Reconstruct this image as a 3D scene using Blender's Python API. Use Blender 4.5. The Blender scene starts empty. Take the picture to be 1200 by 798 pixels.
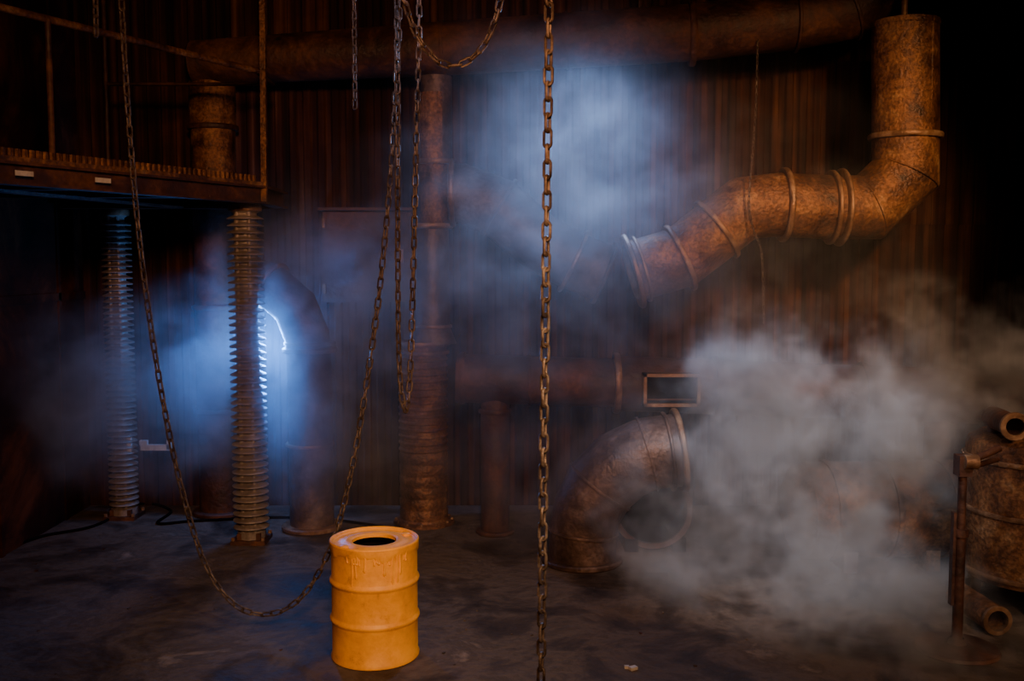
import bpy, bmesh, math, random
from mathutils import Vector, Matrix
random.seed(7)
F=1167.0; H=2.65; PITCH=math.radians(4.5)
cp,sp=math.cos(PITCH),math.sin(PITCH)
# surveyed measurements: bearing (u,v) taken from the camera station + distance into the room -> world metres
def S(u,v,d):
    a=(u-600)/F; b=-(v-399)/F
    D=Vector((a, cp+b*sp, -sp+b*cp)); k=d/D.y
    return Vector((D.x*k, d, H+D.z*k))
def G(u,v):
    a=(u-600)/F; b=-(v-399)/F
    D=Vector((a, cp+b*sp, -sp+b*cp)); k=-H/D.z
    return Vector((D.x*k, D.y*k, 0))

# ---------------- materials ----------------
def newmat(name):
    m=bpy.data.materials.new(name); m.use_nodes=True
    nt=m.node_tree; nt.nodes.clear()
    return m,nt,nt.nodes,nt.links
def ramp(n,stops):
    r=n.new('ShaderNodeValToRGB'); cr=r.color_ramp
    while len(cr.elements)<len(stops): cr.elements.new(0.5)
    for e,(p,c) in zip(cr.elements,stops):
        e.position=p; e.color=(*c,1) if len(c)==3 else c
    return r
def rust(name,stops,rough=(0.35,0.7),metal=0.4,scale=3.0,bump=0.25,stretch=(1,1,1),streak=0.0,spec=0.5,grime=0.0):
    m,nt,n,l=newmat(name)
    out=n.new('ShaderNodeOutputMaterial'); b=n.new('ShaderNodeBsdfPrincipled'); l.new(b.outputs[0],out.inputs[0])
    tc=n.new('ShaderNodeTexCoord'); mp=n.new('ShaderNodeMapping'); mp.inputs['Scale'].default_value=stretch
    l.new(tc.outputs['Object'],mp.inputs[0])
    n1=n.new('ShaderNodeTexNoise'); n1.inputs['Scale'].default_value=scale; n1.inputs['Detail'].default_value=9; n1.inputs['Roughness'].default_value=0.68; n1.inputs['Distortion'].default_value=0.5
    l.new(mp.outputs[0],n1.inputs['Vector'])
    r=ramp(n,stops)
    src=n1.outputs['Fac']
    if streak>0:
        m2=n.new('ShaderNodeMapping'); m2.inputs['Scale'].default_value=(9,9,0.35); l.new(tc.outputs['Object'],m2.inputs[0])
        n3=n.new('ShaderNodeTexNoise'); n3.inputs['Scale'].default_value=1.3; n3.inputs['Detail'].default_value=6; l.new(m2.outputs[0],n3.inputs['Vector'])
        mx=n.new('ShaderNodeMix'); mx.inputs[0].default_value=streak; l.new(src,mx.inputs[2]); l.new(n3.outputs['Fac'],mx.inputs[3]); src=mx.outputs[0]
    l.new(src,r.inputs[0]); col=r.outputs[0]
    n2=n.new('ShaderNodeTexNoise'); n2.inputs['Scale'].default_value=scale*9; n2.inputs['Detail'].default_value=6; l.new(mp.outputs[0],n2.inputs['Vector'])
    if grime>0:
        g=n.new('ShaderNodeMapRange'); g.inputs[1].default_value=0.42; g.inputs[2].default_value=0.6; g.inputs[3].default_value=1.0; g.inputs[4].default_value=1.0-grime; l.new(n2.outputs['Fac'],g.inputs[0])
        gm=n.new('ShaderNodeMix'); gm.data_type='RGBA'; gm.blend_type='MULTIPLY'; gm.inputs[0].default_value=1.0
        l.new(col,gm.inputs[6]); l.new(g.outputs[0],gm.inputs[7]); col=gm.outputs[2]
    l.new(col,b.inputs['Base Color'])
    rr=n.new('ShaderNodeMapRange'); rr.inputs[1].default_value=0.35; rr.inputs[2].default_value=0.65; rr.inputs[3].default_value=rough[0]; rr.inputs[4].default_value=rough[1]
    l.new(n1.outputs['Fac'],rr.inputs[0]); l.new(rr.outputs[0],b.inputs['Roughness'])
    b.inputs['Metallic'].default_value=metal
    b.inputs['Specular IOR Level'].default_value=spec
    ad=n.new('ShaderNodeMath'); ad.operation='ADD'; l.new(n1.outputs['Fac'],ad.inputs[0]); l.new(n2.outputs['Fac'],ad.inputs[1])
    bp=n.new('ShaderNodeBump'); bp.inputs['Strength'].default_value=bump; bp.inputs['Distance'].default_value=0.03
    l.new(ad.outputs[0],bp.inputs['Height']); l.new(bp.outputs[0],b.inputs['Normal'])
    return m
RUSTP=rust('rusty_duct',[(0.32,(0.038,0.018,0.010)),(0.44,(0.13,0.050,0.020)),(0.54,(0.24,0.098,0.036)),(0.62,(0.34,0.16,0.062)),(0.74,(0.46,0.28,0.155))],(0.40,0.68),0.4,3.8,0.45,grime=0.45)
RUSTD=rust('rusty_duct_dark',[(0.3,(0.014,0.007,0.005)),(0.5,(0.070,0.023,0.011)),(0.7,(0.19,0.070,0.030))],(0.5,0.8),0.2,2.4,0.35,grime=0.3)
RUSTG=rust('weathered_galvanised',[(0.3,(0.035,0.020,0.014)),(0.48,(0.10,0.055,0.038)),(0.6,(0.18,0.11,0.082)),(0.75,(0.30,0.23,0.19))],(0.35,0.65),0.4,2.8,0.3,grime=0.3)
STEEL=rust('steel_flange',[(0.3,(0.065,0.032,0.017)),(0.5,(0.23,0.115,0.055)),(0.7,(0.42,0.27,0.16))],(0.35,0.6),0.45,6,0.2)
CHAIN=rust('rusty_chain',[(0.3,(0.035,0.022,0.016)),(0.5,(0.11,0.072,0.052)),(0.7,(0.27,0.20,0.155))],(0.35,0.65),0.5,20,0.2)
INSUL=rust('glazed_insulator',[(0.3,(0.09,0.065,0.052)),(0.55,(0.24,0.185,0.15)),(0.75,(0.42,0.36,0.32))],(0.3,0.55),0.1,5,0.1)
BLACK=rust('black_and_opening_shade',[(0.3,(0.003,0.003,0.003)),(0.7,(0.008,0.006,0.005))],(0.9,1.0),0.0,5,0.1,spec=0.0)  # plain black for the cable; in openings it paints in the shade
PALE=rust('chipped_white_plate',[(0.3,(0.35,0.3,0.26)),(0.6,(0.6,0.56,0.5))],(0.5,0.7),0.0,9,0.1)
WALLB=rust('rusted_corrugated_wall',[(0.36,(0.009,0.0045,0.003)),(0.5,(0.030,0.010,0.0055)),(0.58,(0.062,0.021,0.009)),(0.72,(0.15,0.066,0.034))],(0.7,0.9),0.0,1.2,0.3,streak=0.7,spec=0.1)
WALLL=rust('rusted_plate_wall',[(0.36,(0.010,0.005,0.003)),(0.52,(0.038,0.011,0.006)),(0.68,(0.14,0.040,0.014))],(0.7,0.9),0.0,1.0,0.4,spec=0.08)
FLOOR=rust('dirty_concrete_floor',[(0.33,(0.026,0.018,0.014)),(0.46,(0.075,0.053,0.041)),(0.54,(0.13,0.094,0.072)),(0.60,(0.09,0.066,0.052)),(0.70,(0.24,0.18,0.14))],(0.6,0.9),0.0,1.5,0.6,spec=0.12)
def paint():
    m,nt,n,l=newmat('yellow_drum_paint')
    out=n.new('ShaderNodeOutputMaterial'); b=n.new('ShaderNodeBsdfPrincipled'); l.new(b.outputs[0],out.inputs[0])
    tc=n.new('ShaderNodeTexCoord'); n1=n.new('ShaderNodeTexNoise'); n1.inputs['Scale'].default_value=6; n1.inputs['Detail'].default_value=9; n1.inputs['Roughness'].default_value=0.72; l.new(tc.outputs['Object'],n1.inputs['Vector'])
    r=ramp(n,[(0.29,(0.34,0.13,0.010)),(0.40,(0.80,0.32,0.012)),(0.6,(1.0,0.42,0.014)),(0.75,(1.0,0.48,0.04))]); l.new(n1.outputs['Fac'],r.inputs[0]); l.new(r.outputs[0],b.inputs['Base Color'])
    b.inputs['Roughness'].default_value=0.52
    n2=n.new('ShaderNodeTexNoise'); n2.inputs['Scale'].default_value=14; n2.inputs['Detail'].default_value=6; l.new(tc.outputs['Object'],n2.inputs['Vector'])
    bp=n.new('ShaderNodeBump'); bp.inputs['Strength'].default_value=0.22; bp.inputs['Distance'].default_value=0.02; l.new(n2.outputs['Fac'],bp.inputs['Height']); l.new(bp.outputs[0],b.inputs['Normal'])
    return m
YEL=paint()

# ---------------- mesh builder ----------------
def basis(d):
    d=Vector(d).normalized()
    up=Vector((0,0,1)) if abs(d.z)<0.95 else Vector((0,1,0))
    x=up.cross(d).normalized(); y=d.cross(x).normalized()
    return x,y,d
class B:
    def __init__(s,name,mats): s.name=name; s.mats=mats; s.v=[]; s.f=[]; s.mi=[]
    def rings(s,rings,mat=0,closed=True,loop=False):
        n=len(rings[0]); base=len(s.v)
        for r in rings: s.v+= [Vector(p) for p in r]
        m=len(rings)
        for i in range(m if loop else m-1):
            a=base+i*n; b=base+((i+1)%m)*n
            for j in range(n if closed else n-1):
                k=(j+1)%n
                s.f.append((a+j,a+k,b+k,b+j)); s.mi.append(mat)
        return base
    def lathe(s,prof,origin,axis=(0,0,1),seg=40,mat=0,matf=None):
        x,y,z=basis(axis); o=Vector(origin); rs=[]
        for r,h in prof:
            rs.append([o+z*h+(x*math.cos(2*math.pi*j/seg)+y*math.sin(2*math.pi*j/seg))*max(r,1e-4) for j in range(seg)])
        s.rings(rs,mat)
    def tube(s,pts,R,seg=36,mat=0,thick=0.0,cap=False):
        pts=[Vector(p) for p in pts]; n=len(pts)
        if not isinstance(R,(list,tuple)): R=[R]*n
        ds=[(pts[i+1]-pts[i]).normalized() for i in range(n-1)]
        x,y,_=basis(ds[0])
        def ringset(RR):
            rs=[]
            prev=[ (x*math.cos(2*math.pi*j/seg)+y*math.sin(2*math.pi*j/seg)) for j in range(seg)]
            rs.append([pts[0]+o*RR[0] for o in prev])
            for i in range(1,n):
                din=ds[i-1]
                dout=ds[i] if i<n-1 else din
                nb=(din+dout).normalized()
                ring=[]
                for o in prev:
                    q=pts[i]+o*RR[i]
                    t=(pts[i]-q).dot(nb)/din.dot(nb)
                    ring.append(q+din*t)
                rs.append(ring)
                rot=din.rotation_difference(dout)
                prev=[rot@o for o in prev]
            return rs
        rs=ringset(R); s.rings(rs,mat)
        if thick>0:
            ri=ringset([r-thick for r in R]); s.rings([list(reversed(r)) for r in ri],mat)
            s.rings([list(reversed(rs[0])),list(reversed(ri[0]))],mat); s.rings([rs[-1],ri[-1]],mat)
        if cap:
            for ring in (rs[0],rs[-1]):
                b=len(s.v); s.v+=ring; s.f.append(tuple(range(b,b+seg))); s.mi.append(mat)
    def band(s,c,axis,R,w=0.05,t=0.03,mat=1,seg=40):
        s.lathe([(R-0.02,-w/2),(R+t*0.8,-w/2),(R+t,-w/4),(R+t,w/4),(R+t*0.8,w/2),(R-0.02,w/2),(R-0.02,-w/2)],c,axis,seg,mat)
    def box(s,c,size,mat=0,rot=None):
        c=Vector(c); hx,hy,hz=[q/2 for q in size]; M=rot or Matrix.Identity(3)
        b=len(s.v)
        for sx,sy,sz in ((-1,-1,-1),(1,-1,-1),(1,1,-1),(-1,1,-1),(-1,-1,1),(1,-1,1),(1,1,1),(-1,1,1)):
            s.v.append(c+M@Vector((sx*hx,sy*hy,sz*hz)))
        for f in ((0,3,2,1),(4,5,6,7),(0,1,5,4),(1,2,6,5),(2,3,7,6),(3,0,4,7)):
            s.f.append(tuple(b+q for q in f)); s.mi.append(mat)
    def beam(s,a,b,w,h,mat=0):
        a=Vector(a); b=Vector(b); d=(b-a); L=d.length; x,y,z=basis(d)
        M=Matrix((x,y,z)).transposed()
        s.box((a+b)/2,(w,h,L),mat,M)
    def done(s,angle=38,parent=None):
        me=bpy.data.meshes.new(s.name)
        xs=[v.x for v in s.v]; ys=[v.y for v in s.v]; zs=[v.z for v in s.v]
        o=Vector(((min(xs)+max(xs))/2,(min(ys)+max(ys))/2,min(zs)))
        me.from_pydata([v-o for v in s.v],[],s.f)
        for m in s.mats: me.materials.append(m)
        me.polygons.foreach_set('material_index',s.mi)
        me.polygons.foreach_set('use_smooth',[True]*len(s.f))
        me.set_sharp_from_angle(angle=math.radians(angle))
        me.update()
        ob=bpy.data.objects.new(s.name,me); ob.location=o
        bpy.context.collection.objects.link(ob)
        return ob

# ---------------- room ----------------
YB=10.7; XL=-4.6; XR=6.2; ZC=6.2; YF=-2.0
b=B('floor',[FLOOR]); 
N=60
rows=[]
for i in range(N+1):
    rows.append([(XL+(XR-XL)*j/N, YF+(YB-YF)*i/N, 0.0) for j in range(N+1)])
b.rings(rows,0,closed=False); fl=b.done()
b=B('ceiling',[WALLL]); b.box(((XL+XR)/2,(YF+YB)/2,ZC+0.1),(XR-XL,YB-YF,0.2)); b.done()
b=B('wall_back',[WALLB])
prof=[]; x=XL
while x<XR:
    for dx,dy in ((0,0),(0.060,0),(0.080,0.022),(0.13,0.022)):
        prof.append((x+dx,YB+dy))
    x+=0.15
b.rings([[(px,py,0) for px,py in prof],[(px,py,3.1) for px,py in prof]],0,closed=False)
b.rings([[(px,py-0.02,3.05) for px,py in prof],[(px,py-0.02,ZC) for px,py in prof]],0,closed=False)
b.done(20)
b=B('wall_left',[WALLL])
b.box((XL-0.05,(YF+YB)/2,ZC/2),(0.1,YB-YF,ZC))
yy=YF+0.4
while yy<YB: 
    b.box((XL+0.01,yy,ZC/2),(0.02,0.06,ZC)); yy+=1.3
b.box((XL+0.01,(YF+YB)/2,2.3),(0.02,YB-YF,0.08))
b.done()
b=B('wall_right',[WALLL]); b.box((XR+0.05,(YF+YB)/2,ZC/2),(0.1,YB-YF,ZC)); b.done()

# ---------------- yellow drum ----------------
dc=G(440,766); R=0.29; HH=0.80
b=B('yellow_oil_drum',[YEL,BLACK,YEL])
P=[(0.0,0.012),(R-0.02,0.012),(R-0.004,0),(R+0.006,0.004),(R+0.008,0.016),(R-0.002,0.03)]
def hoop(z): return [(R-0.002,z-0.028),(R+0.001,z-0.02),(R+0.009,z-0.010),(R+0.012,z),(R+0.009,z+0.010),(R+0.001,z+0.02),(R-0.002,z+0.028)]
P+=hoop(HH*0.345)+hoop(HH*0.665)
P+=[(R-0.002,HH-0.04),(R+0.004,HH-0.025),(R+0.010,HH-0.012),(R+0.009,HH-0.002),(R+0.002,HH+0.003),(R-0.008,HH),(R-0.014,HH-0.012),(R-0.020,HH-0.018),
    (0.215,HH-0.018),(0.20,HH-0.008),(0.160,HH-0.007),(0.148,HH-0.014),(0.146,HH-0.035)]
b.lathe(P,dc,seg=72)
b.lathe([(0.146,HH-0.035),(0.15,HH-0.04),(0.27,HH-0.05),(0.275,0.02),(0,0.02)],dc,seg=72,mat=1)  # drum interior coloured black so the hole reads as shade
for a in (0.6,3.9):
    c=dc+Vector((math.cos(a)*0.24,math.sin(a)*0.24,HH-0.018)); b.lathe([(0.0,0.016),(0.022,0.016),(0.028,0.012),(0.028,0)],c,seg=16)
random.seed(5)
for i in range(26):
    a=math.radians(random.uniform(235,325)) if i<16 else random.uniform(0,2*math.pi)
    L=random.choice([0.06,0.09,0.14,0.2,0.30])*random.uniform(0.7,1.2) if i<16 else random.uniform(0.04,0.1); w=random.uniform(0.005,0.010)
    rs=[]
    nn=9
    for k in range(nn+1):
        t=k/nn; z=HH-0.03-L*t; ww=w*(1.3-0.6*t) if k<nn-1 else (w*1.35 if k==nn-1 else 0.0005); hh=ww*0.8
        ax=a+0.01*math.sin(5*t+i); RRb=R-0.002
        ring=[]
        for q in range(8):
            th=2*math.pi*q/8; aa=ax+math.cos(th)*ww/R; rr=RRb+math.sin(th)*hh
            ring.append(dc+Vector((math.cos(aa)*rr,math.sin(aa)*rr,z)))
        rs.append(ring)
    b.rings(rs)
rs=[];seg=90
for k,(rr,zz) in enumerate(((R+0.008,HH-0.015),(R+0.006,HH-0.045),(R+0.000,HH-0.06))):
    rs.append([dc+Vector((math.cos(2*math.pi*j/seg)*rr,math.sin(2*math.pi*j/seg)*rr,zz-(0.018*max(0,math.sin(2*math.pi*j/seg*9)+math.sin(2*math.pi*j/seg*5+1)) if k else 0))) for j in range(seg)])
b.rings(rs)
b.done(50)

# ---------------- chains ----------------
def resample(pts,p,smooth=True):
    out=[]
    if smooth and len(pts)>2:
        for i in range(len(pts)-1):
            p0=pts[max(i-1,0)];p1=pts[i];p2=pts[i+1];p3=pts[min(i+2,len(pts)-1)]
            for k in range(24):
                t=k/24
                out.append(0.5*((2*p1)+(p2-p0)*t+(2*p0-5*p1+4*p2-p3)*t*t+(3*p1-p0-3*p2+p3)*t**3))
        out.append(pts[-1])
    else: out=pts
    res=[out[0].copy()]; acc=0
    for i in range(1,len(out)):
        a=out[i-1]; L=(out[i]-a).length
        pos=0
        while acc+(L-pos)>=p:
            pos+=p-acc; acc=0; res.append(a+(out[i]-a)*(pos/L))
        acc+=L-pos
    return res
def chain(name,pts,p=0.06,wire=0.0055,wid=0.042,smooth=True,mount=True):
    b=B(name,[CHAIN]); c=resample(pts,p,smooth); x=None
    for i in range(len(c)-1):
        d=(c[i+1]-c[i]).normalized(); m=(c[i]+c[i+1])/2
        if x is None: x,_,_=basis(d)
        x=(x-d*x.dot(d)).normalized(); y=d.cross(x)
        ang=(i%2)*math.pi/2+0.5+random.uniform(-0.25,0.25)
        ux=x*math.cos(ang)+y*math.sin(ang); uz=d.cross(ux)
        hw=wid/2-wire; hl=(p+2*wire)/2-hw
        rings=[]
        ns=12
        for k in range(ns):
            t=2*math.pi*(k+0.5)/ns
            ce=m+ux*(math.cos(t)*hw)+d*(math.sin(t)*hw+(hl if math.sin(t)>0 else -hl))
            rad=(ux*math.cos(t)+d*math.sin(t))
            rings.append([ce+(rad*math.cos(2*math.pi*q/6)+uz*math.sin(2*math.pi*q/6))*wire for q in range(6)])
        b.rings(rings,0,loop=True)
    if mount:
        for e in mount if isinstance(mount,list) else [c[0]]:
            b.lathe([(0.0,0),(0.05,0),(0.05,-0.02),(0.012,-0.03),(0.012,-0.08),(0,-0.08)],(e.x,e.y,ZC),seg=12)
    return b.done(60)
def top(u,v,d):
    q=S(u,v,d); return Vector((q.x,q.y,ZC-0.04))
chain('hanging_chain',[top(645,0,3.8),S(643,60,3.8),S(634,798,3.8),S(632,860,3.8)],0.058,0.0062,0.044,smooth=False)
d=6.85
cat=[(142,0),(150,130),(160,250),(172,350),(190,465),(212,570),(240,660),(272,706),(305,720),(338,712),(365,685),(388,640),(403,590),(418,520),(434,420),(447,320),(458,200),(465,80),(468,0)]
loop=[S(u,v,d) for u,v in cat]
chain('looped_chain',[Vector((loop[0].x-0.05,d,ZC-0.04))]+loop+[Vector((loop[-1].x+0.05,d,ZC-0.04))],0.07,0.007,0.05,mount=[loop[0]+Vector((-.05,0,0)),loop[-1]+Vector((.05,0,0))])
d=6.4
cc=[(465,0),(466,120),(466,260),(467,400),(470,455),(474,482),(478,470),(481,430),(484,330),(488,150),(491,0)]
lp=[S(u,v,d) for u,v in cc]
chain('looped_chain',[Vector((lp[0].x,d,ZC-0.04))]+lp+[Vector((lp[-1].x,d,ZC-0.04))],0.066,0.0065,0.046,mount=[lp[0],lp[-1]])
d=5.6
cc=[(462,-60),(474,0),(488,40),(512,71),(532,77),(552,69),(572,44),(586,0),(594,-60)]
lp=[S(u,v,d) for u,v in cc]
chain('looped_chain',[Vector((lp[0].x-.05,d,ZC-0.04))]+lp+[Vector((lp[-1].x+.05,d,ZC-0.04))],0.062,0.0068,0.046,mount=[lp[0]-Vector((.05,0,0)),lp[-1]+Vector((.05,0,0))])
chain('hanging_chain',[top(416,0,7.2),S(416,137,7.2)],0.062,0.006,0.042,smooth=False)
chain('hanging_chain',[top(114,0,6.6),S(113,50,6.6)],0.062,0.007,0.046,smooth=False)
# thin chain slung from the header duct over the high duct
chain('duct_sling_chain',[S(888,45,9.62),S(886,120,9.35),S(882,180,9.1),S(879,215,8.98),S(878,245,8.97),S(884,272,9.0),S(893,300,9.05),S(895,380,9.05)],0.042,0.0035,0.024,mount=False)

# ---------------- high right duct ----------------
d=9.35
def SP(l,d): return [S(u,v,d) for u,v in l]
r=37*d/F
b=B('elbowed_exhaust_duct',[RUSTP,STEEL])
main=SP([(1061,26),(1061,160),(1061,203),(1018,243),(977,243),(912,240),(872,244),(832,275),(797,302),(742,318)],d)
b.tube(main,[r,r,r*1.0,r,r,r,r*0.98,r*0.98,r*0.97,r*0.97],mat=0,thick=0.012)
b.lathe([(0,0.03),(r*0.7,0.025),(r+0.01,0),(r+0.01,-0.05)],main[0])
def dirat(p,i): 
    return ((p[min(i+1,len(p)-1)]-p[max(i-1,0)])).normalized()
b.band(main[1],(0,0,1),r,0.05,0.035)
b.band(main[2],dirat(main,2),r*1.06,0.015,0.004,0)
b.band(main[3],dirat(main,3),r*1.05,0.015,0.005,0)
X=Vector((1,0,0))
b.band(main[4]+X*0.06,(1,0,0),r,0.04,0.065); b.band(main[4]-X*0.03,(1,0,0),r,0.04,0.05)
b.band(main[5]+X*0.05,(1,0,0),r,0.05,0.05)
b.band(main[7]+(main[6]-main[7]).normalized()*0.08,main[6]-main[7],r*0.98,0.045,0.04)
b.band(main[8],dirat(main,8),r*1.0,0.045,0.04)
dd=(main[9]-main[8]).normalized()
b.band(main[9],dd,r*0.96,0.05,0.075); b.band(main[9]-dd*0.08,dd,r*0.96,0.03,0.035)
b.tube([main[0]+Vector((-0.03,-0.05,0)),Vector((main[0].x-0.03,main[0].y-0.05,ZC-0.01))],0.03,seg=10,mat=1)
b.box((main[0].x+r*0.5,main[0].y-r*0.87,(main[0].z+main[1].z)/2),(0.02,0.012,(main[0].z-main[1].z)))
b.done()
b=B('curved_ventilation_duct',[RUSTG,STEEL])
c2=SP([(708,320),(672,306),(630,283),(585,243),(540,226),(526,226)],10.0)
r2=34*9.95/F
b.tube(c2,r2,thick=0.012)
b.band(c2[0],c2[0]-c2[1],r2,0.04,0.04,0); b.band(c2[1],c2[0]-c2[2],r2,0.04,0.05); b.band(c2[3],c2[2]-c2[4],r2*1.02,0.04,0.03,0); b.band(c2[4]-X*0.08,X,r2,0.05,0.05)
b.done()

# ---------------- top header duct ----------------
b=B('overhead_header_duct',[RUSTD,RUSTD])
tp=[S(225,72,10.2),S(520,55,10.0),S(812,36,9.8),S(935,22,9.7),S(1000,10,9.65),S(1045,-25,9.6),S(1060,-80,9.6),]
tp.append(Vector((tp[-1].x,tp[-1].y,ZC-0.01)))
tp=[p+Vector((0,0.08,0)) for p in tp]
b.tube(tp,[0.22,0.26,0.27,0.27,0.27,0.27,0.27,0.27],thick=0.012)
b.lathe([(0,-0.03),(0.2,-0.02),(0.23,0)],tp[0],tp[1]-tp[0])
dv=tp[2]-tp[1]
for q in (0.0,0.5): b.band(tp[1]+dv*q,dv,0.265,0.03,0.012)
b.band(tp[2],dv,0.27,0.06,0.05); b.band(tp[3],dv,0.27,0.03,0.03); b.band(tp[4],tp[5]-tp[3],0.275,0.03,0.02); b.band(tp[5],tp[6]-tp[4],0.275,0.03,0.02)
for t in (0.15,0.9):
    q=tp[0]+(tp[2]-tp[0])*t; b.tube([q+Vector((0,0,0.2)),Vector((q.x,q.y,ZC-0.01))],0.02,seg=8,mat=1)
b.done()

# ---------------- central column ----------------
cb=G(497,612); cy=cb.y
def zat(v,d): return S(600,v,d).z
b=B('ribbed_standpipe',[RUSTP,STEEL,RUSTG])
z1=zat(402,cy); z2=zat(265,cy)
prof=[(0.31,0.0),(0.31,0.03),(0.25,0.04)]
z=0.06; k=0
while z<z1-0.06:
    if z<0.75: prof+=[(0.238,z),(0.245,z+0.02),(0.247,z+0.08),(0.238,z+0.10)]; z+=0.115
    else: prof+=[(0.238,z),(0.252,z+0.014),(0.252,z+0.028),(0.238,z+0.042)]; z+=0.07
prof+=[(0.245,z1-0.02)]
b.lathe(prof,cb,mat=0)
b.band(cb+Vector((0,0,z1)),(0,0,1),0.24,0.05,0.035); b.band(cb+Vector((0,0,z1-0.09)),(0,0,1),0.24,0.03,0.03)
b.lathe([(0.24,z1),(0.2,z1+0.1),(0.175,z1+0.16),(0.165,z2)],cb+Vector((0.1,0,0)),mat=2)
b.band(cb+Vector((0.1,0,z1+0.17)),(0,0,1),0.175,0.03,0.02); b.band(cb+Vector((0.1,0,z2)),(0,0,1),0.17,0.05,0.04)
b.lathe([(0.165,z2),(0.165,zat(110,cy))],cb+Vector((0.13,0,0)),mat=0)
b.lathe([(0.165,zat(190,cy)),(0.155,zat(185,cy)),(0.155,zat(90,cy))],cb+Vector((0.15,0,0)),mat=2)
b.band(cb+Vector((0.14,0,zat(190,cy))),(0,0,1),0.165,0.05,0.03)
for i in range(12):
    a=i*math.pi/6; b.lathe([(0,0.05),(0.014,0.05),(0.014,0.02)],cb+Vector((math.cos(a)*0.285,math.sin(a)*0.285,0)),seg=6,mat=1)
b.done()

# ---------------- mid horizontal duct ----------------
d=9.6; r=30*d/F
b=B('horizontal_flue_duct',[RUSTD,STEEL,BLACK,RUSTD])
a0=S(535,443,d); a1=S(722,449,d); a2=S(1010,460,d); a3=S(1250,468,d)
b.tube([a0,a1],r-0.01,mat=0,cap=True); b.tube([a1,a2,a3],r+0.02,mat=3,cap=True)
b.band(a1,X,r,0.06,0.05); b.band(a0+X*0.06,X,r-0.01,0.05,0.02,0); b.band(S(620,446,d),X,r-0.01,0.03,0.02,0); b.band(S(838,453,d),X,r+0.02,0.05,0.03,0); b.band(S(1010,460,d),X,r+0.02,0.05,0.03,0)
hc=S(787,457,9.26)
w,h=0.50,0.28
for sx in (-1,1): b.box(hc+Vector((sx*w/2,0.06,0)),(0.03,0.2,h+0.03),1)
for sz in (-1,1): b.box(hc+Vector((0,0.06,sz*h/2)),(w+0.03,0.2,0.03),1)
b.box(hc+Vector((0,0.03,0)),(w,0.02,h),2)  # black plate over the duct skin, painted shade of the hatch opening
b.box(hc+Vector((0.0,0.0,-0.09)),(w*0.9,0.015,0.015),0)
pl=S(580,470,d)
b.tube([Vector((pl.x,d,a0.z-0.1)),Vector((pl.x,d,0))],0.14,mat=0); b.band((pl.x,d,0.02),(0,0,1),0.14,0.04,0.05,0); b.band((pl.x,d,a0.z-0.32),(0,0,1),0.14,0.04,0.02,0)
q=S(1100,470,d); b.tube([Vector((q.x,d,a2.z-0.1)),Vector((q.x,d,0))],0.12,mat=0)
b.done()

# ---------------- floor elbow ----------------
b=B('floor_elbow_duct',[RUSTG,STEEL,BLACK])
base=G(682,658); dy=base.y
re=40*dy/F
pts=[base, S(683,622,dy)]
ctr=[(688,598),(703,570),(728,546),(758,532),(796,527)]
pts+= [S(u,v,dy) for u,v in ctr]
Rr=[re*1.0,re*1.0,re*1.02,re*1.06,re*1.08,re*1.08,re*1.08]
b.tube(pts,Rr,thick=0.012)
for i in (1,3,5): b.band(pts[i],dirat(pts,i),Rr[i]*1.03,0.025,0.008,0)
e=(pts[-1]-pts[-2]).normalized()
b.band(pts[-1],e,Rr[-1],0.05,0.05); b.band(pts[-1]-e*0.1,e,Rr[-1],0.03,0.03,0)
b.band(base+Vector((0,0,0.025)),(0,0,1),re,0.05,0.06,0)
b.done()
b=B('open_duct_section',[RUSTD,STEEL,BLACK])
oc=S(764,612,9.2); oc.z=0.40
ax=Vector((-0.15,-1,0.0)).normalized()
b.tube([oc-ax*0.45,oc+ax*0.25],0.34,thick=0.015,mat=2)  # black tube colour stands in for the shade inside the open end
b.band(oc+ax*0.25,ax,0.34,0.04,0.03,0)
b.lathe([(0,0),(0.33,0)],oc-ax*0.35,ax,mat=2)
for s in (-1,1): b.box((oc.x+s*0.22,oc.y,0.06),(0.12,0.5,0.12),2)
b.done()
b=B('horizontal_tank',[RUSTP,STEEL])
t0=G(955,680); R3=0.42
a=Vector((t0.x,8.6,R3+0.06)); c=a+Vector((1.45,0.1,0))
b.tube([a,c],R3); b.lathe([(0,-0.12),(R3*0.6,-0.1),(R3*0.9,-0.05),(R3,0)],a,c-a); b.lathe([(R3,0),(R3*0.9,0.05),(R3*0.6,0.1),(0,0.12)],c,c-a)
for t in (0.15,0.5,0.85): b.band(a+(c-a)*t,c-a,R3,0.05,0.02,0)
for t in (0.25,0.75):
    q=a+(c-a)*t; b.box((q.x,q.y,0.09),(0.12,0.6,0.18),0)
b.done()

# ---------------- right boiler + stand ----------------
b=B('riveted_boiler_tank',[RUSTD,STEEL,BLACK,RUSTP])
bc=S(1222,600,7.55); Rb=0.56
zb=zat(700,7.0); zt=zat(533,7.0)
b.lathe([(0,zb-0.06),(Rb*0.6,zb-0.05),(Rb*0.96,zb-0.01),(Rb,zb+0.03),(Rb,zt-0.04),(Rb*0.97,zt+0.01),(Rb*0.85,zt+0.05),(Rb*0.5,zt+0.09),(0,zt+0.11)],(bc.x,bc.y,0),seg=60,mat=3)
for zz in (zb+0.05,(zb+zt)/2,zt-0.12): b.band((bc.x,bc.y,zz),(0,0,1),Rb,0.035,0.018,seg=60)
for i in range(4):
    a=math.pi/4+i*math.pi/2+0.3; b.tube([(bc.x+math.cos(a)*0.42,bc.y+math.sin(a)*0.42,zb),(bc.x+math.cos(a)*0.46,bc.y+math.sin(a)*0.46,0)],0.04,seg=12,mat=0)
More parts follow.
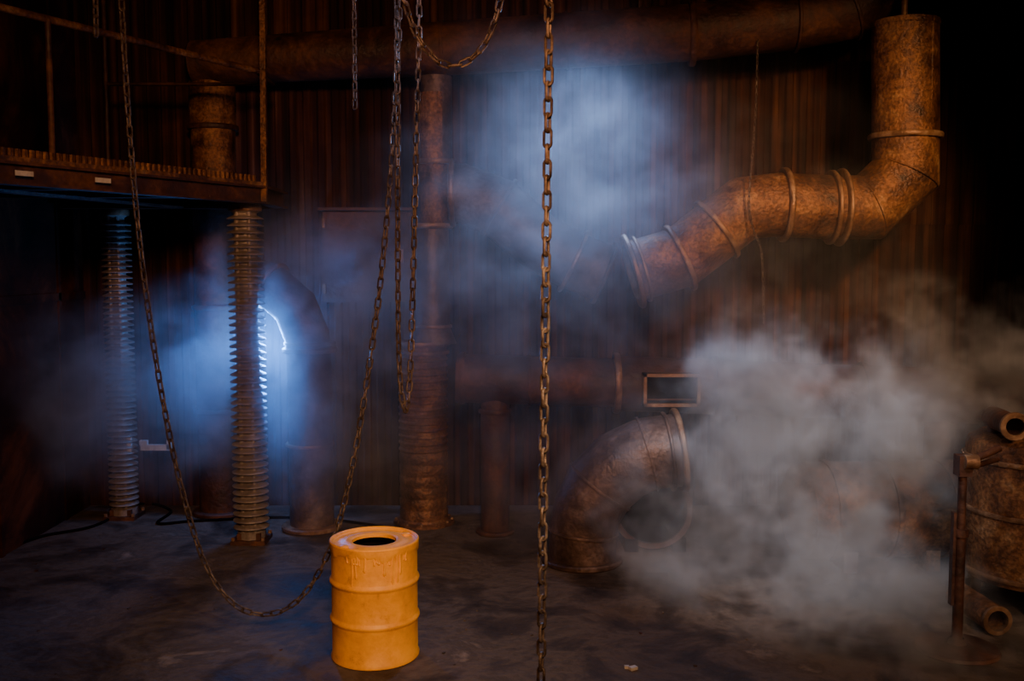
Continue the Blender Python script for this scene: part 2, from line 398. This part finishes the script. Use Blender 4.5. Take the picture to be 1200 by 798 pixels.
for i in range(48):
    a=2*math.pi*i/48; b.lathe([(0,0.012),(0.01,0.008),(0.012,0)],(bc.x+math.cos(a)*(Rb+0.016),bc.y+math.sin(a)*(Rb+0.016),zt-0.12),(math.cos(a),math.sin(a),0),seg=6,mat=1)
# nozzle and valve on top
nz=Vector((S(1177,505,7.35).x,7.3,zt+0.17))
b.tube([nz+Vector((0.06,0.35,0)),nz+Vector((0,-0.1,0))],0.085,seg=24,thick=0.012,mat=0); b.band(nz+Vector((0,-0.1,0)),(0.12,1,0),0.085,0.03,0.02)
b.tube([nz+Vector((0.06,0.3,-0.02)),nz+Vector((0.06,0.3,-0.2))],0.06,seg=16,mat=0)
b.done()
b=B('iron_valve_stand',[RUSTD,STEEL])
sb=G(1121,762)
b.lathe([(0,0.0),(0.27,0.0),(0.28,0.012),(0.27,0.03),(0.2,0.035),(0.06,0.05),(0.045,0.09)],sb,seg=48)
zt2=zat(545,sb.y)
b.lathe([(0.035,0.05),(0.035,zt2*0.62),(0.05,zt2*0.62),(0.05,zt2*0.66),(0.028,zt2*0.66),(0.028,zt2)],sb,seg=20)
b.box(sb+Vector((0.0,0,zt2)),(0.09,0.1,0.14)); b.lathe([(0,0.05),(0.05,0.045),(0.05,-0.045),(0,-0.05)],sb+Vector((0.03,-0.04,zt2+0.03)),(1,0,0),seg=16,mat=1)
b.tube([sb+Vector((0.03,0,zt2+0.02)),sb+Vector((0.28,0.08,zt2+0.1))],0.025,seg=12)
b.tube([sb+Vector((0.03,0,zt2-0.02)),sb+Vector((0.33,0.2,zt2+0.0))],0.02,seg=12)
b.box(sb+Vector((-0.05,0,zt2*0.5)),(0.02,0.05,zt2*0.5))
b.done()
b=B('short_pipe_offcut',[RUSTP,STEEL])
pa=S(1168,742,6.9)
ax=Vector((0.05,-1,0)).normalized()
b.tube([(pa.x,pa.y,0.11),(pa.x-0.03,pa.y+0.55,0.11)],0.10,seg=28,thick=0.012)
b.band((pa.x,pa.y,0.11),ax,0.095,0.03,0.012)
b.done()

# ---------------- insulator columns ----------------
def insulator_z(base,zt,core,shed,pitch):
    b=B('ribbed_insulator_column',[INSUL,STEEL,RUSTD])
    b.box(base+Vector((0,0,0.02)),(0.32,0.32,0.04),2); b.box(base+Vector((0,0,0.07)),(0.22,0.22,0.06),2)
    prof=[(0.13,0.04),(0.13,0.1),(core,0.12)]; z=0.15
    while z<zt-0.1:
        prof+=[(core,z),(core+0.01,z+0.004),(shed,z-0.010),(shed+0.004,z-0.004),(shed,z+0.004),(core+0.012,z+0.024),(core,z+0.03)]; z+=pitch
    prof+=[(core,zt-0.08),(core+0.03,zt-0.06),(core+0.03,zt)]
    b.lathe(prof,base,seg=36,mat=0)
    b.band(base+Vector((0,0,zt-0.03)),(0,0,1),core+0.03,0.06,0.02)
    for s in (-1,1):
        for t in (-1,1): b.lathe([(0,0.07),(0.018,0.07),(0.018,0.03)],base+Vector((s*0.14,t*0.14,0)),seg=6,mat=1)
    for a in (-2.1,-1.0):
        b.tube([base+Vector((math.cos(a)*core,math.sin(a)*core,0.1)),base+Vector((math.cos(a)*core,math.sin(a)*core,zt-0.05))],0.022,seg=8,mat=0)
    return b.done(40)
i1=G(146,606); i2=G(295,634)
ZP=3.18
insulator_z(i1,ZP,0.085,0.145,0.06)
insulator_z(i2,ZP,0.105,0.165,0.066)

# ---------------- platform ----------------
b=B('steel_mezzanine_platform',[RUSTD,RUSTP,STEEL,PALE])
C=Vector((i2.x+0.19,i2.y-0.15,0)); A=C+Vector((-1.31,-2.52,0))*1.45; 
XE=XL+0.10
D=Vector((C.x,10.0,0)); E=Vector((XE,10.0,0)); Fp=Vector((XE,A.y,0))
poly=[Fp,A,C,D,E]
th=0.03; zt=ZP+0.19
n0=len(b.v)
for z in (zt-th,zt): b.v+=[Vector((p.x,p.y,z)) for p in poly]
m=len(poly)
b.f.append(tuple(n0+m-1-i for i in range(m))); b.mi.append(0)
b.f.append(tuple(n0+m+i for i in range(m))); b.mi.append(0)
for i in range(m): b.f.append((n0+i,n0+(i+1)%m,n0+m+(i+1)%m,n0+m+i)); b.mi.append(0)
def ibeam(p,q,z0,h,w=0.12):
    p=Vector((p.x,p.y,0));q=Vector((q.x,q.y,0))
    b.beam(p+Vector((0,0,z0+0.01)),q+Vector((0,0,z0+0.01)),w,0.02,0) 
    b.beam(p+Vector((0,0,z0+h-0.01)),q+Vector((0,0,z0+h-0.01)),w,0.02,0)
    b.beam(p+Vector((0,0,z0+h/2)),q+Vector((0,0,z0+h/2)),0.02,h,0)
ibeam(A,C,ZP,0.16); ibeam(D,E,ZP,0.16); ibeam(C,D,ZP,0.16)
M1=Vector((-4.35,5.8,0)); M2=Vector((-3.3,10.0,0)); ibeam(M1,M2,ZP,0.16)
for t in (0.3,0.6,0.85):
    p=A.lerp(C,t); ibeam(p,Vector((XE,p.y,0)),ZP+0.02,0.13,0.08)
L=(C-A).length; nn=int(L/0.055); dr=(C-A).normalized()
for i in range(nn):
    p=A+dr*(i*0.055)+Vector((0.015,-0.01,zt+0.03)); b.beam(p-Vector((0,0,0.05)),p+Vector((0,0,0.03)),0.02,0.05,1)
b.beam(A+Vector((0.02,-0.02,zt-0.02)),C+Vector((0.02,-0.02,zt-0.02)),0.03,0.05,1)
for t in (0.40,0.56): 
    p=A.lerp(C,t)+Vector((0.065,-0.03,ZP+0.08)); b.beam(p-dr*0.07,p+dr*0.07,0.006,0.035,3)
zr=zt+1.0
b.tube([A+Vector((0,0,zr)),C+Vector((0,0,zr))],0.028,seg=12,mat=1)
b.tube([C+Vector((0,0,zr-0.02)),D+Vector((0,-0.3,zr-0.02)),D+Vector((-1.6,-0.3,zr-0.02))],0.018,seg=12,mat=0)
for t in (0.0,0.47): 
    p=A.lerp(C,t); b.tube([p+Vector((0,0,zt)),p+Vector((0,0,zr))],0.022,seg=12,mat=0)
b.beam(C+Vector((0.03,0,ZP-0.0)),Vector((C.x+0.06,C.y,ZC-0.01)),0.05,0.05,1)
p=D+Vector((-1.6,-0.3,0)); b.tube([p+Vector((0,0,zt)),p+Vector((0,0,ZC-0.01))],0.022,seg=12,mat=0)
b.done()

# ---------------- left vertical duct + lit elbow pipe ----------------
b=B('vertical_flue_pipe',[RUSTP,STEEL,RUSTD])
d=10.38; q=S(253,300,d); r=25*d/F
ztop=zat(82,d)
b.lathe([(r,0),(r,zat(230,d))],(q.x,d,0),mat=2)
b.lathe([(r,zat(230,d)),(r,zat(150,d)),(r*1.05,zat(150,d)+0.001),(r*1.05,zat(100,d)),(r*0.9,ztop),(0,ztop+0.02)],(q.x,d,0),mat=0)
for v in (150,235,360,480): b.band((q.x,d,zat(v,d)),(0,0,1),r,0.05,0.035,2)
b.band((q.x,d,0.025),(0,0,1),r,0.05,0.07,2)
b.done()
b=B('bent_steam_pipe',[RUSTG,STEEL])
d=9.75; r=26*d/F
e1=S(363,440,d)
pts=[Vector((e1.x,d,0)),S(363,440,d),S(360,395,d),S(346,360,d),S(318,335,d+0.05),S(292,325,d+0.15)]
b.tube(pts,r,thick=0.01)
b.band(S(363,410,d),(0,0,1),r,0.05,0.05); b.band(S(363,402,d),(0,0,1),r,0.03,0.035)
b.band(pts[4],pts[3]-pts[5],r,0.04,0.035)
b.band((e1.x,d,0.03),(0,0,1),r,0.05,0.08)
b.band(S(363,520,d),(0,0,1),r,0.03,0.02)
b.done()
b=B('wall_mounted_cabinet',[RUSTD,STEEL])
c=S(432,300,10.5); w=105*10.5/F; h=108*10.5/F
b.box((c.x,10.56,c.z),(w,0.2,h)); b.box((c.x,10.44,c.z),(w*0.94,0.03,h*0.93)); b.box((c.x+w*0.38,10.41,c.z),(0.03,0.04,0.14),1)
for s in (-1,1): b.box((c.x-w*0.48,10.43,c.z+s*h*0.35),(0.03,0.05,0.1),1)
b.box((c.x,10.52,c.z+h/2),(w*1.06,0.3,0.03),0)
b.done()
b=B('steel_angle_bracket',[PALE])
q=S(182,521,i1.y)
b.box((i1.x+0.09,i1.y-0.05,q.z+0.02),(0.05,0.04,0.2)); b.box(q+Vector((0.02,-0.05,-0.02)),(0.30,0.04,0.06)); b.box(q+Vector((-0.1,-0.05,0.03)),(0.08,0.04,0.05)); b.box(q+Vector((0.16,-0.05,0.01)),(0.04,0.04,0.1))
b.done()
b=B('floor_cable',[BLACK])
def sm(l,n=8):
    out=[]
    for i in range(len(l)-1):
        p0=l[max(i-1,0)];p1=l[i];p2=l[i+1];p3=l[min(i+2,len(l)-1)]
        for k in range(n):
            t=k/n; out.append(0.5*((2*p1)+(p2-p0)*t+(2*p0-5*p1+4*p2-p3)*t*t+(3*p1-p0-3*p2+p3)*t**3))
    return out+[l[-1]]
l=[G(0,648),G(50,630),G(110,618),G(165,592),G(200,600),G(185,615),G(230,612),G(330,608),G(400,612),G(465,622)]
l=[p+Vector((0,0,0.015)) for p in l]
b.tube(sm(l),0.015,seg=8); b.done()
b=B('floor_rubble',[PALE,RUSTD,FLOOR])
random.seed(11)
for i in range(60):
    u=random.uniform(20,1180); v=random.uniform(640,796)
    p=G(u,v); 
    if (p-dc).length<0.4 or (p-sb).length<0.4: continue
    s=random.uniform(0.005,0.016)
    b.box(p+Vector((0,0,s*0.25)),(s*1.6,s,s*0.6),random.choice([1,2,2,2]),Matrix.Rotation(random.uniform(0,3),3,'Z'))
p=G(742,785); b.box(p+Vector((0,0,0.012)),(0.05,0.035,0.02),0,Matrix.Rotation(0.5,3,'Z')); b.box(p+Vector((-0.04,0.02,0.01)),(0.03,0.02,0.02),0)
b.done()

# ---------------- smoke: density grid generated by geometry nodes ----------------
smat,nt,n,l=newmat('stage_smoke')
out=n.new('ShaderNodeOutputMaterial'); vs=n.new('ShaderNodeVolumeScatter'); l.new(vs.outputs[0],out.inputs['Volume'])
vs.inputs['Color'].default_value=(0.94,0.93,0.96,1); vs.inputs['Anisotropy'].default_value=0.1
at=n.new('ShaderNodeAttribute'); at.attribute_name='density'; l.new(at.outputs['Fac'],vs.inputs['Density'])
smat.cycles.volume_step_rate=3.5
ng=bpy.data.node_groups.new('smoke_field','GeometryNodeTree')
ng.interface.new_socket('Geometry',in_out='INPUT',socket_type='NodeSocketGeometry'); ng.interface.new_socket('Geometry',in_out='OUTPUT',socket_type='NodeSocketGeometry')
gn=ng.nodes; gl=ng.links
def M(op,a,b_=None,clamp=False):
    x=gn.new('ShaderNodeMath'); x.operation=op; x.use_clamp=clamp
    for i,q in enumerate((a,b_)):
        if q is None: continue
        if isinstance(q,(int,float)): x.inputs[i].default_value=q
        else: gl.new(q,x.inputs[i])
    return x.outputs[0]
def VM(op,a,b_=None,sc=None):
    x=gn.new('ShaderNodeVectorMath'); x.operation=op
    for i,q in enumerate((a,b_)):
        if q is None: continue
        if isinstance(q,(tuple,Vector)): x.inputs[i].default_value=tuple(q)
        else: gl.new(q,x.inputs[i])
    if sc is not None: x.inputs['Scale'].default_value=sc
    return x.outputs['Value'] if op=='LENGTH' else x.outputs['Vector']
def MR(v,a,b_,c=0.0,d_=1.0,smooth=True):
    x=gn.new('ShaderNodeMapRange'); x.interpolation_type='SMOOTHSTEP' if smooth else 'LINEAR'
    gl.new(v,x.inputs[0])
    for i,q in enumerate((a,b_,c,d_)): x.inputs[i+1].default_value=q
    return x.outputs[0]
def NZ(vec,scale,det,rough=0.55,dist=0.0):
    x=gn.new('ShaderNodeTexNoise'); gl.new(vec,x.inputs['Vector']); x.inputs['Scale'].default_value=scale; x.inputs['Detail'].default_value=det; x.inputs['Roughness'].default_value=rough; x.inputs['Distortion'].default_value=dist
    return x
pos=gn.new('GeometryNodeInputPosition').outputs[0]
wn=NZ(pos,0.9,3.0); w1=VM('SCALE',VM('SUBTRACT',wn.outputs['Color'],(0.5,0.5,0.5)),sc=1.2)
wn2=NZ(pos,3.0,3.0); w2=VM('SCALE',VM('SUBTRACT',wn2.outputs['Color'],(0.5,0.5,0.5)),sc=0.55)
wp=VM('ADD',VM('ADD',pos,w1),w2)
fn=NZ(wp,1.9,7.0,0.64,0.5).outputs[0]
def blob(c,r):
    q=VM('SUBTRACT',wp,c); q=VM('MULTIPLY',q,(1/r[0],1/r[1],1/r[2]))
    return VM('LENGTH',q)
def px(p): return p*7.9/F
clouds=[(900,435,8.0,95,70,.6),(930,520,7.9,140,110,.8),(1010,510,8.0,160,85,.7),(1095,440,8.2,110,75,.6),(1170,410,8.3,70,70,.5),(865,640,7.9,140,90,.7),(955,640,7.8,140,110,.7),(1000,730,7.2,140,90,.6),(1060,790,6.5,130,60,.5)]
tot=None
for u,v,dd_,ru,rv,rd in clouds:
    s=M('SUBTRACT',1.0,blob(S(u,v,dd_),(px(ru)*1.1,rd*1.1,px(rv)*1.15)))
    tot=s if tot is None else M('MAXIMUM',tot,s)
e=M('ADD',tot,M('MULTIPLY',M('SUBTRACT',fn,0.5),3.1))
mask=MR(e,-0.05,0.85)
cloud=M('MULTIPLY',mask,M('MULTIPLY',MR(fn,0.38,0.66,0.15,1.5),1.8))
hazes=[(660,210,8.7,260,250,.9,0.44),(560,330,9.0,220,170,.8,0.34),(385,430,9.1,200,250,.9,0.80),(150,460,9.4,190,150,.8,0.9),(650,520,8.6,260,180,.8,0.28),(760,330,8.8,200,170,.8,0.34),(340,310,9.5,130,120,.6,0.7),(900,300,8.8,280,250,.7,0.18),(900,600,8.2,260,160,.8,0.22)]
ht=None
for u,v,dd_,ru,rv,rd,den in hazes:
    s=M('MULTIPLY',MR(blob(S(u,v,dd_),(px(ru)*1.15,rd*1.2,px(rv)*1.15)),1.0,0.1),den)
    ht=s if ht is None else M('ADD',ht,s)
haze=M('MULTIPLY',ht,MR(fn,0.40,0.64,0.10,1.7,False))
dens=M('ADD',cloud,haze)
vc=gn.new('GeometryNodeVolumeCube'); gl.new(dens,vc.inputs['Density'])
mn=Vector((-4.5,5.9,0.02)); mx=Vector((5.6,10.6,5.6)); VX=0.05
vc.inputs['Min'].default_value=mn; vc.inputs['Max'].default_value=mx; vc.inputs['Background'].default_value=0
for k,a in enumerate('XYZ'): vc.inputs['Resolution '+a].default_value=int((mx[k]-mn[k])/VX)
sm_=gn.new('GeometryNodeSetMaterial'); sm_.inputs['Material'].default_value=smat; gl.new(vc.outputs[0],sm_.inputs[0])
go=gn.new('NodeGroupOutput'); gl.new(sm_.outputs[0],go.inputs[0])
vol=bpy.data.volumes.new('smoke_cloud'); so=bpy.data.objects.new('smoke_cloud',vol); bpy.context.collection.objects.link(so)
vol.materials.append(smat)
mod=so.modifiers.new('smoke','NODES'); mod.node_group=ng

# ---------------- lights ----------------
def spot(name,loc,tgt,energy,col,size=60,blend=0.6,rad=0.15):
    L=bpy.data.lights.new(name,'SPOT'); L.energy=energy; L.color=col; L.spot_size=math.radians(size); L.spot_blend=blend; L.shadow_soft_size=rad
    o=bpy.data.objects.new(name,L); bpy.context.collection.objects.link(o); o.location=loc
    o.rotation_euler=(Vector(tgt)-Vector(loc)).to_track_quat('-Z','Y').to_euler(); return o
def point(name,loc,e,col,r=0.1):
    L=bpy.data.lights.new(name,'POINT'); L.energy=e; L.color=col; L.shadow_soft_size=r
    o=bpy.data.objects.new(name,L); bpy.context.collection.objects.link(o); o.location=loc; return o
WARM=(1.0,0.55,0.25)
spot('warm_key_spotlight',(3.4,2.0,5.5),S(955,235,9.4),2500,WARM,31,1.0,0.2)
spot('warm_front_spotlight',(0.3,-1.0,4.8),S(500,390,9.9),2100,(1.0,0.48,0.22),60,1.0,0.5)
spot('warm_right_fill',(3.4,-0.5,4.6),S(1090,650,7.6),1200,(1.0,0.60,0.34),36,1.0,0.3)  # added fill to brighten the boiler, no fixture behind it
spot('warm_side_fill',(5.8,6.2,4.4),S(1110,450,8.0),300,(1.0,0.60,0.36),44,1.0,0.2)  # added fill to warm the cloud's upper right
spot('drum_spotlight',(1.3,1.6,3.6),dc+Vector((0.1,0,0.4)),520,(1.0,0.78,0.50),36,1.0,0.12)
point('blue_work_light',S(316,392,9.95),80,(0.08,0.32,1.0),0.12)
spot('blue_beam_spotlight',S(322,392,10.2),S(325,360,6.5),680,(0.06,0.28,1.0),125,1.0,0.25)
spot('blue_backlight_spotlight',S(700,112,10.1),S(650,260,7.6),560,(0.30,0.50,1.0),90,1.0,0.2)
spot('cool_smoke_spotlight',(0.9,3.4,5.6),S(930,560,7.9),2300,(0.76,0.83,1.0),30,1.0,0.2)
spot('cool_haze_spotlight',(-0.8,4.2,5.9),S(650,260,8.8),400,(0.38,0.54,1.0),50,1.0,0.2)
w=bpy.data.worlds.new('World'); bpy.context.scene.world=w; w.use_nodes=True
w.node_tree.nodes['Background'].inputs[0].default_value=(0.5,0.3,0.25,1); w.node_tree.nodes['Background'].inputs[1].default_value=0.012

cam=bpy.data.cameras.new('camera'); cam.lens=35.0; cam.sensor_width=36
co=bpy.data.objects.new('camera',cam); bpy.context.collection.objects.link(co)
co.location=(0,0,H); co.rotation_euler=(math.pi/2-PITCH,0,0)
bpy.context.scene.camera=co
